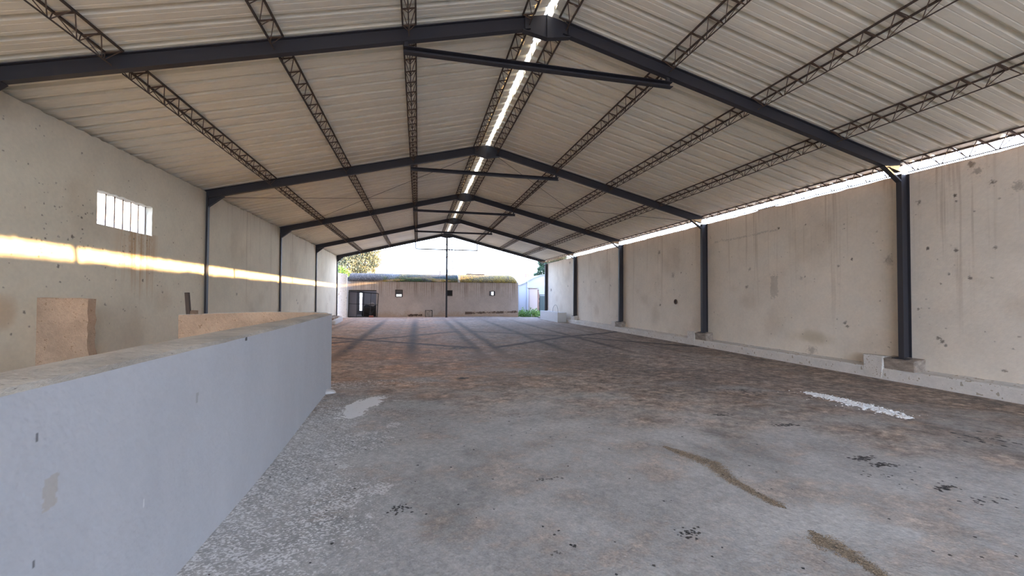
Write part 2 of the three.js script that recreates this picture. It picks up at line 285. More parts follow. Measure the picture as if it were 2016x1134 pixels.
// ---------------------------------------------------------------- the setting
// floor: four adjoining bays of slab, colours computed from plan position
const floor = new THREE.Group(); floor.name = 'floor'; scene.add(floor);
tag(floor, 'stained concrete floor with earth, paint flakes and dark streaks', 'floor', 'structure');
function slab(X0, X1, Z0, Z1, w, h) {
  const nx = 24, nz = 12, g = new THREE.PlaneGeometry(1, 1, nx, nz), p = g.attributes.position, uv = g.attributes.uv;
  for (let i = 0; i < p.count; i++) { const u = uv.getX(i), v = uv.getY(i), X = mix(X0, X1, u), Z = mix(Z0, Z1, v); p.setXYZ(i, X, floorY(X, Z), -Z); }
  g.computeVertexNormals();
  const m = std(1, 1, 1, 0.82, { map: tex(w, h, (u, v, o) => floorColour(mix(X0, X1, u), mix(Z0, Z1, v), o)), bumpMap: bumpOf((X1 - X0) * .9, (Z1 - Z0) * .9), bumpScale: 0.010 });
  return mesh('slab', g, m, floor);
}
slab(-7.9, -3.4, SEEN - 3, 10, 256, 512);
slab(-7.9, 7.7, FRONT - 4, SEEN - 3, 256, 256);
slab(-3.4, 1.6, 0.8, 6, 1536, 1536);
slab(1.6, 7.7, 0.8, 6, 1536, 1280);
slab(-3.4, 7.7, SEEN - 3, 0.8, 512, 256);
slab(-3.4, 7.7, 6, 10, 1536, 768);
slab(-7.9, 7.7, 10, 32.2, 1536, 1536);
{ // the thickness of the slab
  mesh('slab_body', box(-7.9, 7.7, -0.4, -0.125, FRONT - 4, 32.2), matStone, floor);
}
// the ground outside
tag(mesh('ground', new THREE.PlaneGeometry(700, 700).rotateX(-Math.PI / 2).translate(0, -0.13, -200), matGround), 'bare earth yard around the shed', 'ground', 'structure');

// left wall with the barred opening
const WIN = [8.62, 10.15, 2.81, 3.41];
{
  const pts = [[FRONT, -0.2], [30.45, -0.2], [30.45, roofY(WL) - 0.02]];
  for (let z = 30.2; z > FRONT + .2; z -= 0.083) pts.push([z, roofY(WL) - 0.02 - 0.035 * smp(NC, z * .33, .3) - .025 * rnd()]);
  pts.push([FRONT, roofY(WL) - 0.05]);
  const [a, b, c, d] = WIN, hole = [[a, c], [b + .01, c - .005]];
  for (let y = c; y < d; y += .08) hole.push([b + rr(-.012, .012), y + .03]);
  for (let z = b - .02; z > a; z -= .07) hole.push([z, d + rr(-.014, .014)]);
  hole.push([a, d]);
  tag(mesh('wall_left', prismZ(pts, WL - 0.18, WL, [hole]), matWallL), 'tall cream plastered side wall with a barred opening', 'wall', 'structure');
  tag(mesh('trim_2', box(WL - 0.34, WL - 0.30, 4.1, 4.40, FRONT, 30.45), matRustDark), 'rusty steel strip that closes the eaves above the windowed wall', 'trim', 'structure');
}
{ // right wall, lower than the eaves, with a ragged head
  const pts = [[FRONT, -0.3], [30.5, -0.3], [30.5, 4.12]];
  for (let z = 30.3; z > FRONT + .2; z -= 0.16) pts.push([z, 4.10 + 0.06 * (smp(NB, z * .35, .7) - .5) + (z > 7 && z < 12 ? .035 * (smp(NC, z * .5, .2) - .5) : 0) + (Math.abs(z - 9.9) < .35 ? .03 : 0)]);
  pts.push([FRONT, 4.08]);
  tag(mesh('wall_right', prismZ(pts, WR, WR + 0.16), matWallR), 'tall cream plastered side wall stopping short of the eaves', 'wall', 'structure');
}
{ // whitewashed kerb along the foot of the right wall
  const n = 210, rows = [], v = [], uv = [], idx = [];
  for (let i = 0; i <= n; i++) {
    const Z = mix(FRONT, 30.4, i / n), j = (smp(NC, Z * .7, .4) - .5), k = (smp(NB, Z * .5, .9) - .5);
    const top = 0.105 + 0.03 * k + .02 * smooth(8, 4, Z), fx = 7.42 + .035 * j;
    rows.push([[fx - .012, -0.14], [fx, top - .03], [fx + .025, top], [7.60, top + .012], [7.70, top + .035]]);
    rows[i].forEach(([x, y]) => { v.push(x, y, -Z); uv.push(Z, x + y); });
  }
  for (let i = 0; i < n; i++) for (let k = 0; k < 4; k++) { const a = i * 5 + k; idx.push(a, a + 1, a + 5, a + 1, a + 6, a + 5); }
  const g = new THREE.BufferGeometry(); g.setAttribute('position', new THREE.Float32BufferAttribute(v, 3)); g.setAttribute('uv', new THREE.Float32BufferAttribute(uv, 2)); g.setIndex(idx);
  const gg = g.toNonIndexed(); gg.computeVertexNormals();
  tag(mesh('trim_1', gg, matKerb), 'whitewashed kerb along the foot of the wall with the open eaves', 'kerb', 'structure');
}

// roof: every sheet a mesh of its own
const ceiling = new THREE.Group(); ceiling.name = 'ceiling'; scene.add(ceiling);
tag(ceiling, 'pitched roof of pale ribbed metal sheets', 'roof', 'structure');
function sheetGeo(xa, xb, lift) {
  const prof = [[0, 0]];
  for (const c of [1 / 6, 1 / 2, 5 / 6]) prof.push([c - .115, 0], [c - .105, .004], [c - .095, 0], [c - .047, 0], [c - .038, .088], [c + .038, .088], [c + .047, 0], [c + .095, 0], [c + .105, .004], [c + .115, 0]);
  prof.push([1.02, 0]);
  const pos = [], uv = [];
  for (let i = 1; i < prof.length; i++) {
    const [z0, h0] = prof[i - 1], [z1, h1] = prof[i], q = [[xa, z0, h0], [xb, z0, h0], [xb, z1, h1], [xa, z0, h0], [xb, z1, h1], [xa, z1, h1]];
    for (const [x, z, h] of q) { pos.push(x, roofY(x) + h + lift, -z); uv.push(x, z); }
  }
  const g = new THREE.BufferGeometry(); g.setAttribute('position', new THREE.Float32BufferAttribute(pos, 3)); g.setAttribute('uv', new THREE.Float32BufferAttribute(uv, 2)); g.computeVertexNormals();
  return g;
}
{
  const left = [0, 1, 2, 3].map((i) => sheetGeo(-7.86, -0.035 + rr(-.02, .02), i % 2 * .003)), right = [0, 1, 2, 3].map((i) => sheetGeo(0.085 + rr(-.02, .02), 7.74 + rr(-.015, .015), i % 2 * .003));
  for (let i = 0; i < Math.ceil(30.9 - FRONT); i++) for (const set of [left, right]) {
    const m = mesh('roof_sheet', set[(i % 2) + (rnd() < .5 ? 0 : 2)], matSheet[Math.floor(rnd() * 3)], ceiling);
    m.position.z = -(FRONT - .2 + i);
  }
  mesh('eave_flashing', bar(P(7.755, roofY(7.755) + .042, RM), P(7.76, roofY(7.755) + .125, RM), 31 - FRONT, .003), matSheet[0], ceiling);
  const cap = new THREE.MeshPhysicalMaterial({ color: new THREE.Color().setRGB(.8, .82, .76), roughness: 1, transmission: .5, thickness: 0, side: THREE.DoubleSide });
  mesh('ridge_cap', [bar(P(-.22, 6.215, RM), P(.03, 6.29, RM), 31 - FRONT, .003), bar(P(.03, 6.29, RM), P(.28, 6.215, RM), 31 - FRONT, .003)], cap, ceiling);
}

// ---------------------------------------------------------------- portal frames
const along = ['fifth', 'fourth', 'third', 'second', 'last'];
function iBeam(a, b, depth, width, tw, tf) {      // a, b on the centre of the section, depth measured square to the length, web in the X,Y plane
  const d = b.clone().sub(a), L = d.length(); d.normalize(); const n = new THREE.Vector3(-d.y, d.x, 0); if (n.y < 0) n.negate();
  const o = (v, k) => v.clone().addScaledVector(n, k);
  return [bar(a, b, tw, depth - 2 * tf), bar(o(a, depth / 2 - tf / 2), o(b, depth / 2 - tf / 2), width, tf), bar(o(a, -depth / 2 + tf / 2), o(b, -depth / 2 + tf / 2), width, tf)];
}
function portalFrame(k) {
  const Z = ZF[k], end = k === 4, hw = .05;
  const fr = thing('portal_frame', `dark steel portal frame with tie bar, ${['fifth from the open gable end', 'fourth from the open gable end', 'third from the open gable end', 'next to the frame of the open gable', 'standing in the open gable'][k]}`, 'steel frame', [0, 0, Z], 'steel portal frames');
  const m = matSteel, Q = (X, Y, dz = 0) => P(X, Y, dz), bottom = 5.955;
  for (const s of [-1, 1]) {
    // rafter
    const mid = (X) => (roofY(X) - .012 + bottom - SL * Math.abs(X)) / 2;
    mesh('rafter', iBeam(Q(s * 7.5, mid(7.5)), Q(s * 0.30, mid(.30)), .215, .1, .012, .012), m, fr);
    // column
    const top = bottom - SL * 7.5 + (s < 0 ? .1 : -.02);
    if (s < 0) mesh('column', [box(-7.455, -7.435, 0.0, top, -hw, hw), box(-7.497, -7.455, 0.0, top, -.008, .008)], m, fr);
    else mesh('column', [box(7.48, 7.494, 0.36, top, -hw, hw), box(7.676, 7.69, .36, top, -hw, hw), box(7.494, 7.676, .36, top, -.006, .006)], m, fr);
    // haunch
    if (s < 0) mesh('haunch', [prism([[-7.44, 3.90], [-7.08, 4.205], [-7.44, 4.12]], -.008, .008), bar(Q(-7.44, 3.90), Q(-7.08, 4.20), .1, .012)], m, fr);
    else { mesh('haunch', [bar(Q(7.485, 3.93), Q(7.06, 4.22), .1, .03)], m, fr); mesh('base_plate', box(7.40, 7.695, .347, .36, -.12, .12), m, fr); }
  }
  // apex: deepened plate, its flanges and stiffeners
  const ap = mesh('apex_plate', [prism([[-.40, bottom - SL * .40], [0, 5.785], [.40, bottom - SL * .40], [.40, roofY(.4) - .012], [0, roofY(0) - .02], [-.40, roofY(.4) - .012]], -.009, .009)], m, fr);
  mesh('flange', [bar(Q(-.40, bottom - SL * .40), Q(0, 5.785), .1, .014), bar(Q(0, 5.785), Q(.40, bottom - SL * .40), .1, .014)], matSteel, ap);
  for (const x of [-.37, 0, .37]) mesh('stiffener', box(x - .006, x + .006, x ? 5.87 : 5.79, roofY(x) - .03, -hw, hw), m, ap);
  // tie bar hung under the rafters
  const ty = 5.29, tie = mesh('tie_bar', end ? [bar(Q(-2.22, ty - .35), Q(2.26, ty - .35), .07, .07)] : [box(-2.26, 2.30, ty - .045, ty - .037, -.05, .05), box(-2.26, 2.30, ty + .037, ty + .045, -.05, .05), box(-2.26, 2.30, ty - .045, ty + .045, .042, .05)], m, fr);
  for (const s of [-1, 1]) mesh('hanger', box(s * 2.22 - .03, s * 2.22 + .03, end ? ty - .33 : ty + .04, bottom - SL * 2.22 + .01, -.02, .02), m, tie);
  return fr;
}
for (let k = 0; k < 5; k++) portalFrame(k);
{ // slender post under the apex of the gable frame
  const gp = thing('gable_post', 'slender grey steel post under the apex of the open gable', 'steel post', [0.0, 0, ZF[4]]);
  const m = matSteel;
  mesh('shaft', [box(-.06, -.048, 0, 5.78, -.05, .05), box(.048, .06, 0, 5.78, -.05, .05), box(-.048, .048, 0, 5.78, -.006, .006)], m, gp);
  mesh('foot_plate', box(-.1, .1, 0.001, .015, -.1, .1), m, gp);
}

// ---------------------------------------------------------------- lattice purlins
const slopeName = { '-1': 'slope above the windowed wall', 1: 'slope above the open eaves' };
const bayName = ['fifth bay from the gable', 'fourth bay from the gable', 'third bay from the gable', 'second bay from the gable', 'bay against the open gable'];
function purlinProto(s, depth, mats) {
  const g = new THREE.Group(), Lg = 5.89, dx = .095, y = (x) => -s * SL * x - .014, top = (e, z) => P(e * dx, y(e * dx), z), bot = (z) => P(0, -depth, z);
  for (const e of [-1, 1]) mesh('top_chord', bar(top(e, 0), top(e, Lg), .024, .024, new THREE.Vector3(1, 0, 0)), mats[0], g);
  mesh('bottom_chord', rod(bot(0.05), bot(Lg - .05), .010, 6), mats[0], g);
  const n = 15, p = Lg / n;
  for (const e of [-1, 1]) {
    const list = [];
    for (let i = 0; i < n; i++) { list.push(rod(top(e, i * p + .01), bot((i + .5) * p - .015), .0065, 5)); list.push(rod(bot((i + .5) * p + .015), top(e, (i + 1) * p - .01), .0065, 5)); }
    mesh('lacing_rod', list, mats[1], g);
  }
  for (let i = 0; i <= n; i++) { const z = clamp(i * p, .02, Lg - .02); mesh('batten', bar(top(-1, z).add(new THREE.Vector3(0, -.014, 0)), top(1, z).add(new THREE.Vector3(0, -.014, 0)), .022, .014), mats[1], g); }
  return g;
}
const protoL = purlinProto(-1, .215, [matRustDark, matRust]), protoR = purlinProto(1, .215, [matRustDark, matRust]), protoE = purlinProto(1, .235, [matRustDark, matRust]);
const lineName = { '-5.9': 'lowest on', '-4': 'second up', '-2.18': 'third up', '-0.32': 'topmost on', 0.3: 'topmost on', 2.18: 'third up', 4: 'second up', 5.79: 'lowest inner one on', 7.56: 'eaves one on' };
for (const X of [...PURLINS, 7.56]) for (let b = 0; b < 5; b++) {
  const s = X < 0 ? -1 : 1, o = (X > 7 ? protoE : s < 0 ? protoL : protoR).clone();
  o.name = numbered('lattice_purlin');
  o.position.copy(P(X, roofY(X), ZF[0] - 6 + b * 6 + .055));
  tag(o, `rusty lattice purlin, ${lineName[X]} the ${s < 0 ? 'windowed-wall' : 'open-eaves'} slope, ${bayName[b]}`, 'purlin', null, 'lattice roof purlins');
  scene.add(o);
}
// wind braces
BRACES.forEach(([a, b], i) => {
  const y = (X) => roofY(X) - .235, s = a[0] < 0 ? -1 : 1;
  const g = rod(P(a[0], y(a[0]), a[1]).sub(P(a[0], y(a[0]), a[1])), P(b[0], y(b[0]), b[1]).sub(P(a[0], y(a[0]), a[1])), .006, 6);
  const m = mesh('wind_brace', g, matRustDark); m.position.copy(P(a[0], y(a[0]), a[1]));
  tag(m, `thin diagonal steel rod, ${slopeName[s]}, ${i % 2 ? 'falling towards the open gable' : 'rising towards the open gable'}`, 'brace rod', null, 'wind brace rods under the roof');
});

// ---------------------------------------------------------------- pedestals under the right-hand columns
['fifth frame from the gable', 'fourth frame from the gable', 'third frame from the gable', 'second frame from the gable', 'gable frame'].forEach((nm, k) => {
  if (k === 4) return;
  const Z = ZF[k], white = k === 3, g = rough3(new RoundedBoxGeometry(.27, .262, white ? .62 : .56, 5, .03).translate(0, .131, 0), .07, 7), m = mesh('footing', g, white ? matKerb : matStone);
  m.position.copy(P(7.555, .085, Z + (white ? .02 : 0)));
  tag(m, `broken concrete footing under the column of the ${nm}`, 'footing', null, 'column footings');
  if (!white) { // whitewashed step of the kerb beside it
    const w = mesh('kerb_step', rough3(new RoundedBoxGeometry(.27, .47, .40, 4, .025).translate(0, .235, 0), .03, 6), matKerb);
    w.position.copy(P(7.545, -.115, Z + .49)); tag(w, `whitewashed kerb step beside the footing of the ${nm}`, 'kerb', null, 'kerb steps');
  }
});

// ---------------------------------------------------------------- low walls on the left
{
  const g = thing('wall_partition', 'low whitewashed partition wall with a dusty grey top', 'wall', [-3.5, 0, 4]);
  g.userData.kind = 'structure';
  // body: slightly splayed in plan, uneven top edge
  const n = 40, pos = [], uv = [], capP = [], capU = [], Z0 = -0.6, Z1 = 7.5;
  const fx = (Z) => -3.325 - .11 * smooth(3.5, 7.5, Z), bx = (Z) => -3.66 - .04 * smooth(2, 4, Z), h = (Z) => 1.262 + .012 * (smp(NC, Z * .31, .8) - .5);
  const quad = (A, U, a, b, c, d, ua, ub, uc, ud) => { for (const [p, q] of [[a, ua], [b, ub], [c, uc], [a, ua], [c, uc], [d, ud]]) { A.push(p[0] + 3.5, p[1], -(p[2] - 4)); U.push(...q); } };
  for (let i = 0; i < n; i++) {
    const a = mix(Z0, Z1, i / n), b = mix(Z0, Z1, (i + 1) / n);
    quad(pos, uv, [fx(a), -.02, a], [fx(b), -.02, b], [fx(b), h(b) - .02, b], [fx(a), h(a) - .02, a], [a, 0], [b, 0], [b, 1.25], [a, 1.25]);
    quad(pos, uv, [bx(b), -.02, b], [bx(a), -.02, a], [bx(a), h(a) - .02, a], [bx(b), h(b) - .02, b], [b, 0], [a, 0], [a, 1.25], [b, 1.25]);
    const c = [[fx, -.02, 0], [fx, 0, -.025], [(z) => (fx(z) + bx(z)) / 2, .012, 0], [bx, 0, .025], [bx, -.02, 0]], pt = (z, k) => [c[k][0](z) + c[k][2] + (k === 1 ? .014 * (smp(NC, z * 1.1, .3) - .5) : 0), h(z) + c[k][1], z];
    for (let k = 0; k < 4; k++) quad(capP, capU, pt(a, k), pt(b, k), pt(b, k + 1), pt(a, k + 1), [a, k * .1], [b, k * .1], [b, k * .1 + .1], [a, k * .1 + .1]);
  }
  for (const z of [Z0, Z1]) quad(pos, uv, [fx(z), -.02, z], [bx(z), -.02, z], [bx(z), h(z) + .004, z], [fx(z), h(z) + .004, z], [0, 0], [.3, 0], [.3, 1.25], [0, 1.25]);
  const mk = (A, U) => { const q = new THREE.BufferGeometry(); q.setAttribute('position', new THREE.Float32BufferAttribute(A, 3)); q.setAttribute('uv', new THREE.Float32BufferAttribute(U, 2)); const r = mergeVertices(q.deleteAttribute('normal') && q, 1e-4); const t = r.toNonIndexed(); t.computeVertexNormals(); return t; };
  const dabs = [[100, 962, .03, .055, [176, 166, 152, .5]], [72, 855, .006, .015, [70, 70, 74, .7]], [66, 1103, .006, .012, [70, 70, 74, .7]], [485, 664, .02, .016, [60, 60, 60, .8]], [388, 780, .015, .03, [150, 150, 150, .5]], [283, 985, .004, .02, [235, 235, 235, .8]]].map(([px, py, ...r]) => [at(px, py, 0, -3.325), ...r]);
  const limeTex = tex(1024, 256, (u, v, o) => {
    const Z = u * 8.2 - .6, Y = v * 1.3, n = smp(NA, Z * .2, Y * .2) - .5, m = smp(NB, Z * .5, Y * .15) - .5, k = smp(NC, Z, Y) - .5, t = 1 + .05 * n + .04 * m + .03 * k; o[0] = 190 * t; o[1] = 192 * t; o[2] = 197 * t;
    for (const [p, r, q, c] of dabs) { const D = Math.max(Math.abs(Z - p[2]) / r, Math.abs(Y - p[1]) / q) + k * .6; if (D < 1) { o[0] = mix(o[0], c[0], c[3]); o[1] = mix(o[1], c[1], c[3]); o[2] = mix(o[2], c[2], c[3]); } }
  });
  const lm = std(1, 1, 1, .93, { map: fitted(limeTex, 8.2, 1.3, -.6, 0), bumpMap: bumpOf(.7, .7), bumpScale: .007 });
  mesh('body', mk(pos, uv), lm, g);
  mesh('top', mk(capP, capU), matCap, g);
  // crumb of plaster at its far foot
  const c = mesh('plaster_lump', rough3(new THREE.IcosahedronGeometry(.09, 2).scale(1.6, .5, 1), .05, 9), matLime); c.position.copy(P(...at(643, 772, 1, .02))); tag(c, 'lump of plaster lying at the end of the low white wall', 'plaster lump');
}
{ // sandy cross wall between the partition and the doorway gap
  const pts = []; for (let i = 0; i <= 20; i++) { const x = mix(-5.62, -3.5, i / 20); pts.push([x, 1.265 + .03 * Math.sin(Math.PI * clamp((x + 5.4) / 2.2)) + .02 * (smp(NC, x * .9, .1) - .5)]); }
  const g = prism([[-5.60, -.02], ...pts, [-3.72, -.02]].map(([x, y]) => [x, y]), 7.36, 7.5);
  const m = tag(mesh('wall_cross', g, matSand), 'low sand-coloured cross wall running off behind the white partition', 'wall', 'structure');
  const cap = mesh('top', prism([...pts.map(([x, y]) => [x, y + .004]), ...pts.slice().reverse().map(([x, y]) => [x, y - .004])], 7.365, 7.495), matCap, m);
  const post = thing('post_stub', 'rusty steel post stub standing on the end of the sandy cross wall', 'steel post', [-5.50, 1.262, 7.43]);
  mesh('shaft', [bar(P(.008, 0, 0), P(-.02, .345, 0), .05, .008), bar(P(-.014, 0, -.02), P(-.042, .345, -.02), .008, .05)], matRustDark, post);
  mesh('mortar', rough3(new THREE.BoxGeometry(.07, .06, .08, 2, 2, 2).translate(.06, .03, 0), .03, 14), matSand, post);
}
{ // stub of the same wall on the side wall
  const pts = [[WL - .01, -.02], [-6.86, -.02]];
  for (let i = 1; i < 14; i++) pts.push([-6.86 + rr(-.022, .022), i / 14 * 1.5]);
  pts.push([-6.87, 1.50], [-7.1, 1.515], [-7.3, 1.512], [WL - .0, 1.52]);
  tag(mesh('wall_stub', prism(pts, 7.50, 7.66), matSand), 'broken-off stub of sandy wall standing out from the windowed wall', 'wall', 'structure');
}
{ // bars in the opening
  for (let i = 0; i < 7; i++) {
    const z = mix(WIN[0] + .16, WIN[1] - .02, i / 6), m = mesh('window_bar', rod(P(0, 0, 0), P(0, WIN[3] - WIN[2] + .05, 0), .010, 8), matRust);
    m.position.copy(P(WL - .115, WIN[2] - .02, z)); tag(m, 'thin rusty bar standing upright in the wall opening', 'window bar', null, 'bars of the wall opening');
  }
}
{ // pipe end in the right wall
  const p = at(1331, 594, 0, WR), t = thing('pipe_end', 'rusty pipe end poking out of the cream wall', 'pipe', [WR, p[1], p[2]]);
  mesh('pipe', new THREE.TorusGeometry(.075, .024, 8, 20).rotateY(Math.PI / 2).translate(-.02, 0, 0), matRust, t);
  mesh('bore', new THREE.CylinderGeometry(.06, .06, .02, 16).rotateZ(Math.PI / 2).translate(-.012, 0, 0), matBlack, t);
}

// ---------------------------------------------------------------- loose things on the floor
{ // line of plaster crumbs swept across the right of the floor
  const a = F(1588, 770), b = F(1782, 822), list = [];
  const chip = (x, z, r) => { const g = rough3(new THREE.IcosahedronGeometry(r, 0), r * .9, 1 / r * .8); g.scale(rr(.8, 1.5), rr(.35, .7), rr(.8, 1.3)); g.rotateY(rr(0, 6)); g.translate(x, floorY(x, z) + r * .25, -z); list.push(g); };
  for (let i = 0; i < 900; i++) { const t = Math.pow(rnd(), .9), w = .06 + .06 * Math.sin(t * 3.1), off = (rnd() + rnd() + rnd() - 1.5) * w * 1.7; chip(mix(a[0], b[0], t) + off + .12 * Math.sin(t * 2.4), mix(a[1], b[1], t) + rr(-.04, .04), rr(.006, .024)); }
  for (let i = 0; i < 50; i++) chip(mix(a[0], b[0], rnd()) + rr(-.4, .5), mix(a[1], b[1], rnd()) + rr(-.2, .3), rr(.004, .012));
  const cg = mergeGeometries(list.map(clean));
  tag(mesh('plaster_crumbs', cg, std(.80, .78, .75, .95)), 'line of white plaster crumbs on the brown floor', 'plaster crumbs', 'stuff');
}
{ // whitewashed trough against the last bay of the right wall
  const t = thing('water_trough', 'whitewashed concrete trough with a wire hoop by the gable column', 'trough', [7.2, -.115, 27.4]);
  const h = .64, z0 = -1.95, z1 = 1.95, x0 = -.40, x1 = .21;
  mesh('basin', [rbox(x0, x0 + .12, 0, h, z0, z1, .012), rbox(x1 - .1, x1, 0, h, z0, z1, .012), rbox(x0 + .1, x1 - .08, 0, h - .01, z0, z0 + .12, .012), rbox(x0 + .1, x1 - .08, 0, h - .01, z1 - .12, z1, .012), box(x0 + .1, x1 - .08, 0, .12, z0 + .1, z1 - .1)], matLime, t);
  mesh('hoop', tube([P(0, h - .03, .2), P(-.01, h + .25, .1), P(-.01, h + .44, -.25), P(0, h + .43, -.55), P(0, h + .25, -.8), P(.01, h - .03, -.85)], .012, 40), std(.12, .13, .14, .5), t);
}
{ // fallen kerb and rubble by the far end of the windowed wall
  const k = mesh('fallen_kerb', rough3(new RoundedBoxGeometry(.24, .24, 3.6, 4, .05), .03, 4), matLime); k.rotation.y = .06; k.position.copy(P(-6.50, .12, 25.2));
  tag(k, 'whitewashed kerb length lying loose near the windowed wall', 'kerb');
  const list = []; for (let i = 0; i < 46; i++) { const r = rr(.05, .2), g = rough3(new THREE.IcosahedronGeometry(r, 1), r * .8, .9 / r), x = rr(-7.32, -6.98), z = rr(24.2, 29.2); g.scale(1, .7, 1); g.translate(x, r * .45 + (x < -7.05 ? rr(0, .16) : 0), -z); list.push(g); }
  tag(mesh('rubble_heap', list, matStone), 'heap of grey rubble at the foot of the windowed wall', 'rubble', 'stuff');
}

// ---------------------------------------------------------------- the old house across the gable
const ZB = 31.6;
{
  const hs = thing('old_house', 'low old house with lichen-covered vaulted roof across the open gable', 'house', [0, 0, ZB]);
  const B = (px, py) => { const a = at(px, py, 2, ZB); return [a[0], a[1]]; };
  const rect = (x0, x1, y0, y1) => [[x0, y0], [x1, y0], [x1, y1], [x0, y1]];
  const sh = shape([[-6.98, -.15], [5.68, -.15], [5.66, 2.62], [1, 2.61], [-6.98, 2.62]]);
  const holes = [rect(-6.9, -4.99, -.02, 1.97), rect(-3.66, -3.13, 1.47, 2.01), rect(.02, .53, 1.56, 2.0), rect(3.36, 3.82, 1.6, 1.95)];
  for (const h of holes) sh.holes.push(new THREE.Path(h.map(([x, y]) => new THREE.Vector2(x, y))));
  const houseTex = tex(1024, 256, (u, v, o) => {
    const X = u * 12.7 - 7, Y = v * 2.8 - .15, n = smp(NA, X * .17, Y * .17) - .5, m = smp(NB, X * .4, Y * .4) - .5, k = smp(NC, X * .7, Y * .7) - .5, st = smp(NC, X * .8, Y * .015), t = 1 + .14 * n + .1 * m + .07 * k;
    o[0] = 190 * t; o[1] = 178 * t; o[2] = 168 * t;
    const run = smooth(.5, .72, st) * smooth(1.0, 2.6, Y + (smp(NB, X * .3, .5) - .5) * 1.6) * .22; o[0] *= 1 - run * .8; o[1] *= 1 - run; o[2] *= 1 - run * 1.15;
    const low = smooth(.5, .05, Y + (k + m) * .5) * .4; o[0] = mix(o[0], 178, low); o[1] = mix(o[1], 140, low); o[2] = mix(o[2], 106, low);
    // render fallen off along the foot
    if (X > 1.5 && X < 5.6 && Math.abs(Y - .27 - .02 * (X - 2)) < .1 * smooth(-.2, .2, m + k * .8 + (X < 2.2 ? .15 : 0))) { o[0] *= .55; o[1] *= .5; o[2] *= .46; }
    if (X > -2.75 && X < -1.7 && Math.abs(Y - .12) < .09 * smooth(-.15, .2, k + .1)) { o[0] *= .4; o[1] *= .34; o[2] *= .3; }
  });
  mesh('front_wall', prism(sh, 0, .22), std(1, 1, 1, .95, { map: fitted(houseTex, 12.7, 2.8, -7, -.15), bumpMap: bumpOf(.8, .8), bumpScale: .02 }), hs);
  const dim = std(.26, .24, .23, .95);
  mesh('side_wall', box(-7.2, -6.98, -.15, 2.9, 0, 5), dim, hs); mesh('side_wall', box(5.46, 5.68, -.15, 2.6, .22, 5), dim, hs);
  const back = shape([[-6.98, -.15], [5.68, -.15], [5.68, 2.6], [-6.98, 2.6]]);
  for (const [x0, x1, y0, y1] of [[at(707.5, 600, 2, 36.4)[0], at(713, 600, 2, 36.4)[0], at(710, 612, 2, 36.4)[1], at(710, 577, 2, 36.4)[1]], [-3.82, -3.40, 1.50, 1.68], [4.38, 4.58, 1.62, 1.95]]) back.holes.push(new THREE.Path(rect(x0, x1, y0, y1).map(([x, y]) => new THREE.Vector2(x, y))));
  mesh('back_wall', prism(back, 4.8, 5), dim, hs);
  mesh('room_floor', box(-6.98, 5.46, -.1, -.01, .22, 4.8), matStone, hs);
  // vaulted roof in two lengths, rounded at the free end, lichen in the colour
  const lichen = (far) => tex(512, 128, (u, v, o) => {
    const X = far ? 1 + u * 4.7 : -7 + u * 8, n = smp(NC, X * .55, v * .5) - .5, m = smp(NB, X * .28, v * .3 + .2) - .5, k = smp(NC, X * 1.3, v * 1.1) - .5; let r = 150, g = 144, b = 136, t = 1 + .3 * n;
    const put = (c, a) => { r = mix(r, c[0], a); g = mix(g, c[1], a); b = mix(b, c[2], a); };
    if (far) { put([186, 160, 92], smooth(-.3, .05, k + n * .5)); put([206, 172, 60], smooth(.0, .2, m + k * .6) * .8); put([122, 112, 70], smooth(.1, .3, n - k) * .6); }
    else {
      const bare = smooth(-4.1, -5.1, X + m); put([122, 106, 92], bare * .75);
      put([112, 108, 52], smooth(-.05, .15, m + n * .3 + .05) * (1 - bare) * smooth(.9, .5, v));
      put([192, 160, 96], smooth(.0, .2, k + m * .6 + smooth(-3, 0, X) * .14 - (v < .35 ? .1 : 0)) * (1 - bare) * (X > -3.5 ? 1 : .6));
      put([78, 88, 84], smooth(-.12, .05, k + .16 - Math.abs(v - .28 - (X + 3) * .045) * 1.1) * smooth(-3.4, -2.6, X)); put([86, 112, 48], smooth(.02, .18, n + k * .5 + (Math.abs(X + 2.6) < .8 ? .1 : -.06)) * smooth(.45, .2, v) * (1 - bare));
    }
    t = (t + 1.2 * k + .6 * n) * .6; o[0] = r * t; o[1] = g * t; o[2] = b * t;
  });
  const vault = (x0, x1, round, matl, nm) => {
    const nx = 40, ns = 14, pos = [], uv = [], idx = [];
    for (let i = 0; i <= nx; i++) for (let j = 0; j <= ns; j++) {
      const X = mix(x0, x1, i / nx), a = j / ns * Math.PI * .5, sag = round ? Math.sqrt(Math.max(0, 1 - Math.pow(clamp((X - (x1 - .7)) / .72), 3.2))) : 1;
      const y = 2.60 + .66 * Math.sin(a) * (.3 + .7 * sag) - (round ? .1 * (1 - sag) : 0), z = -.06 + 1.5 * (1 - Math.cos(a)) * (1) + (round ? .25 * (1 - sag) : 0);
      const b = .035 * (smp(NC, X * .7, j * .11) - .5);
      pos.push(X, y + b, -(z - b)); uv.push((X - x0) / (x1 - x0), j / ns);
    }
    for (let i = 0; i < nx; i++) for (let j = 0; j < ns; j++) { const p = i * (ns + 1) + j; idx.push(p, p + ns + 1, p + 1, p + 1, p + ns + 1, p + ns + 2); }
    const g = new THREE.BufferGeometry(); g.setAttribute('position', new THREE.Float32BufferAttribute(pos, 3)); g.setAttribute('uv', new THREE.Float32BufferAttribute(uv, 2)); g.setIndex(idx); g.computeVertexNormals();
    return mesh(nm, g, matl, hs);
  };
  vault(-6.9, .98, false, std(1, 1, 1, 1, { map: lichen(false), bumpMap: bumpOf(6, 1.2), bumpScale: .05 }), 'vaulted_roof');
  vault(1.06, 5.66, true, std(1, 1, 1, 1, { map: lichen(true), bumpMap: bumpOf(4, 1.2), bumpScale: .05 }), 'vaulted_roof');
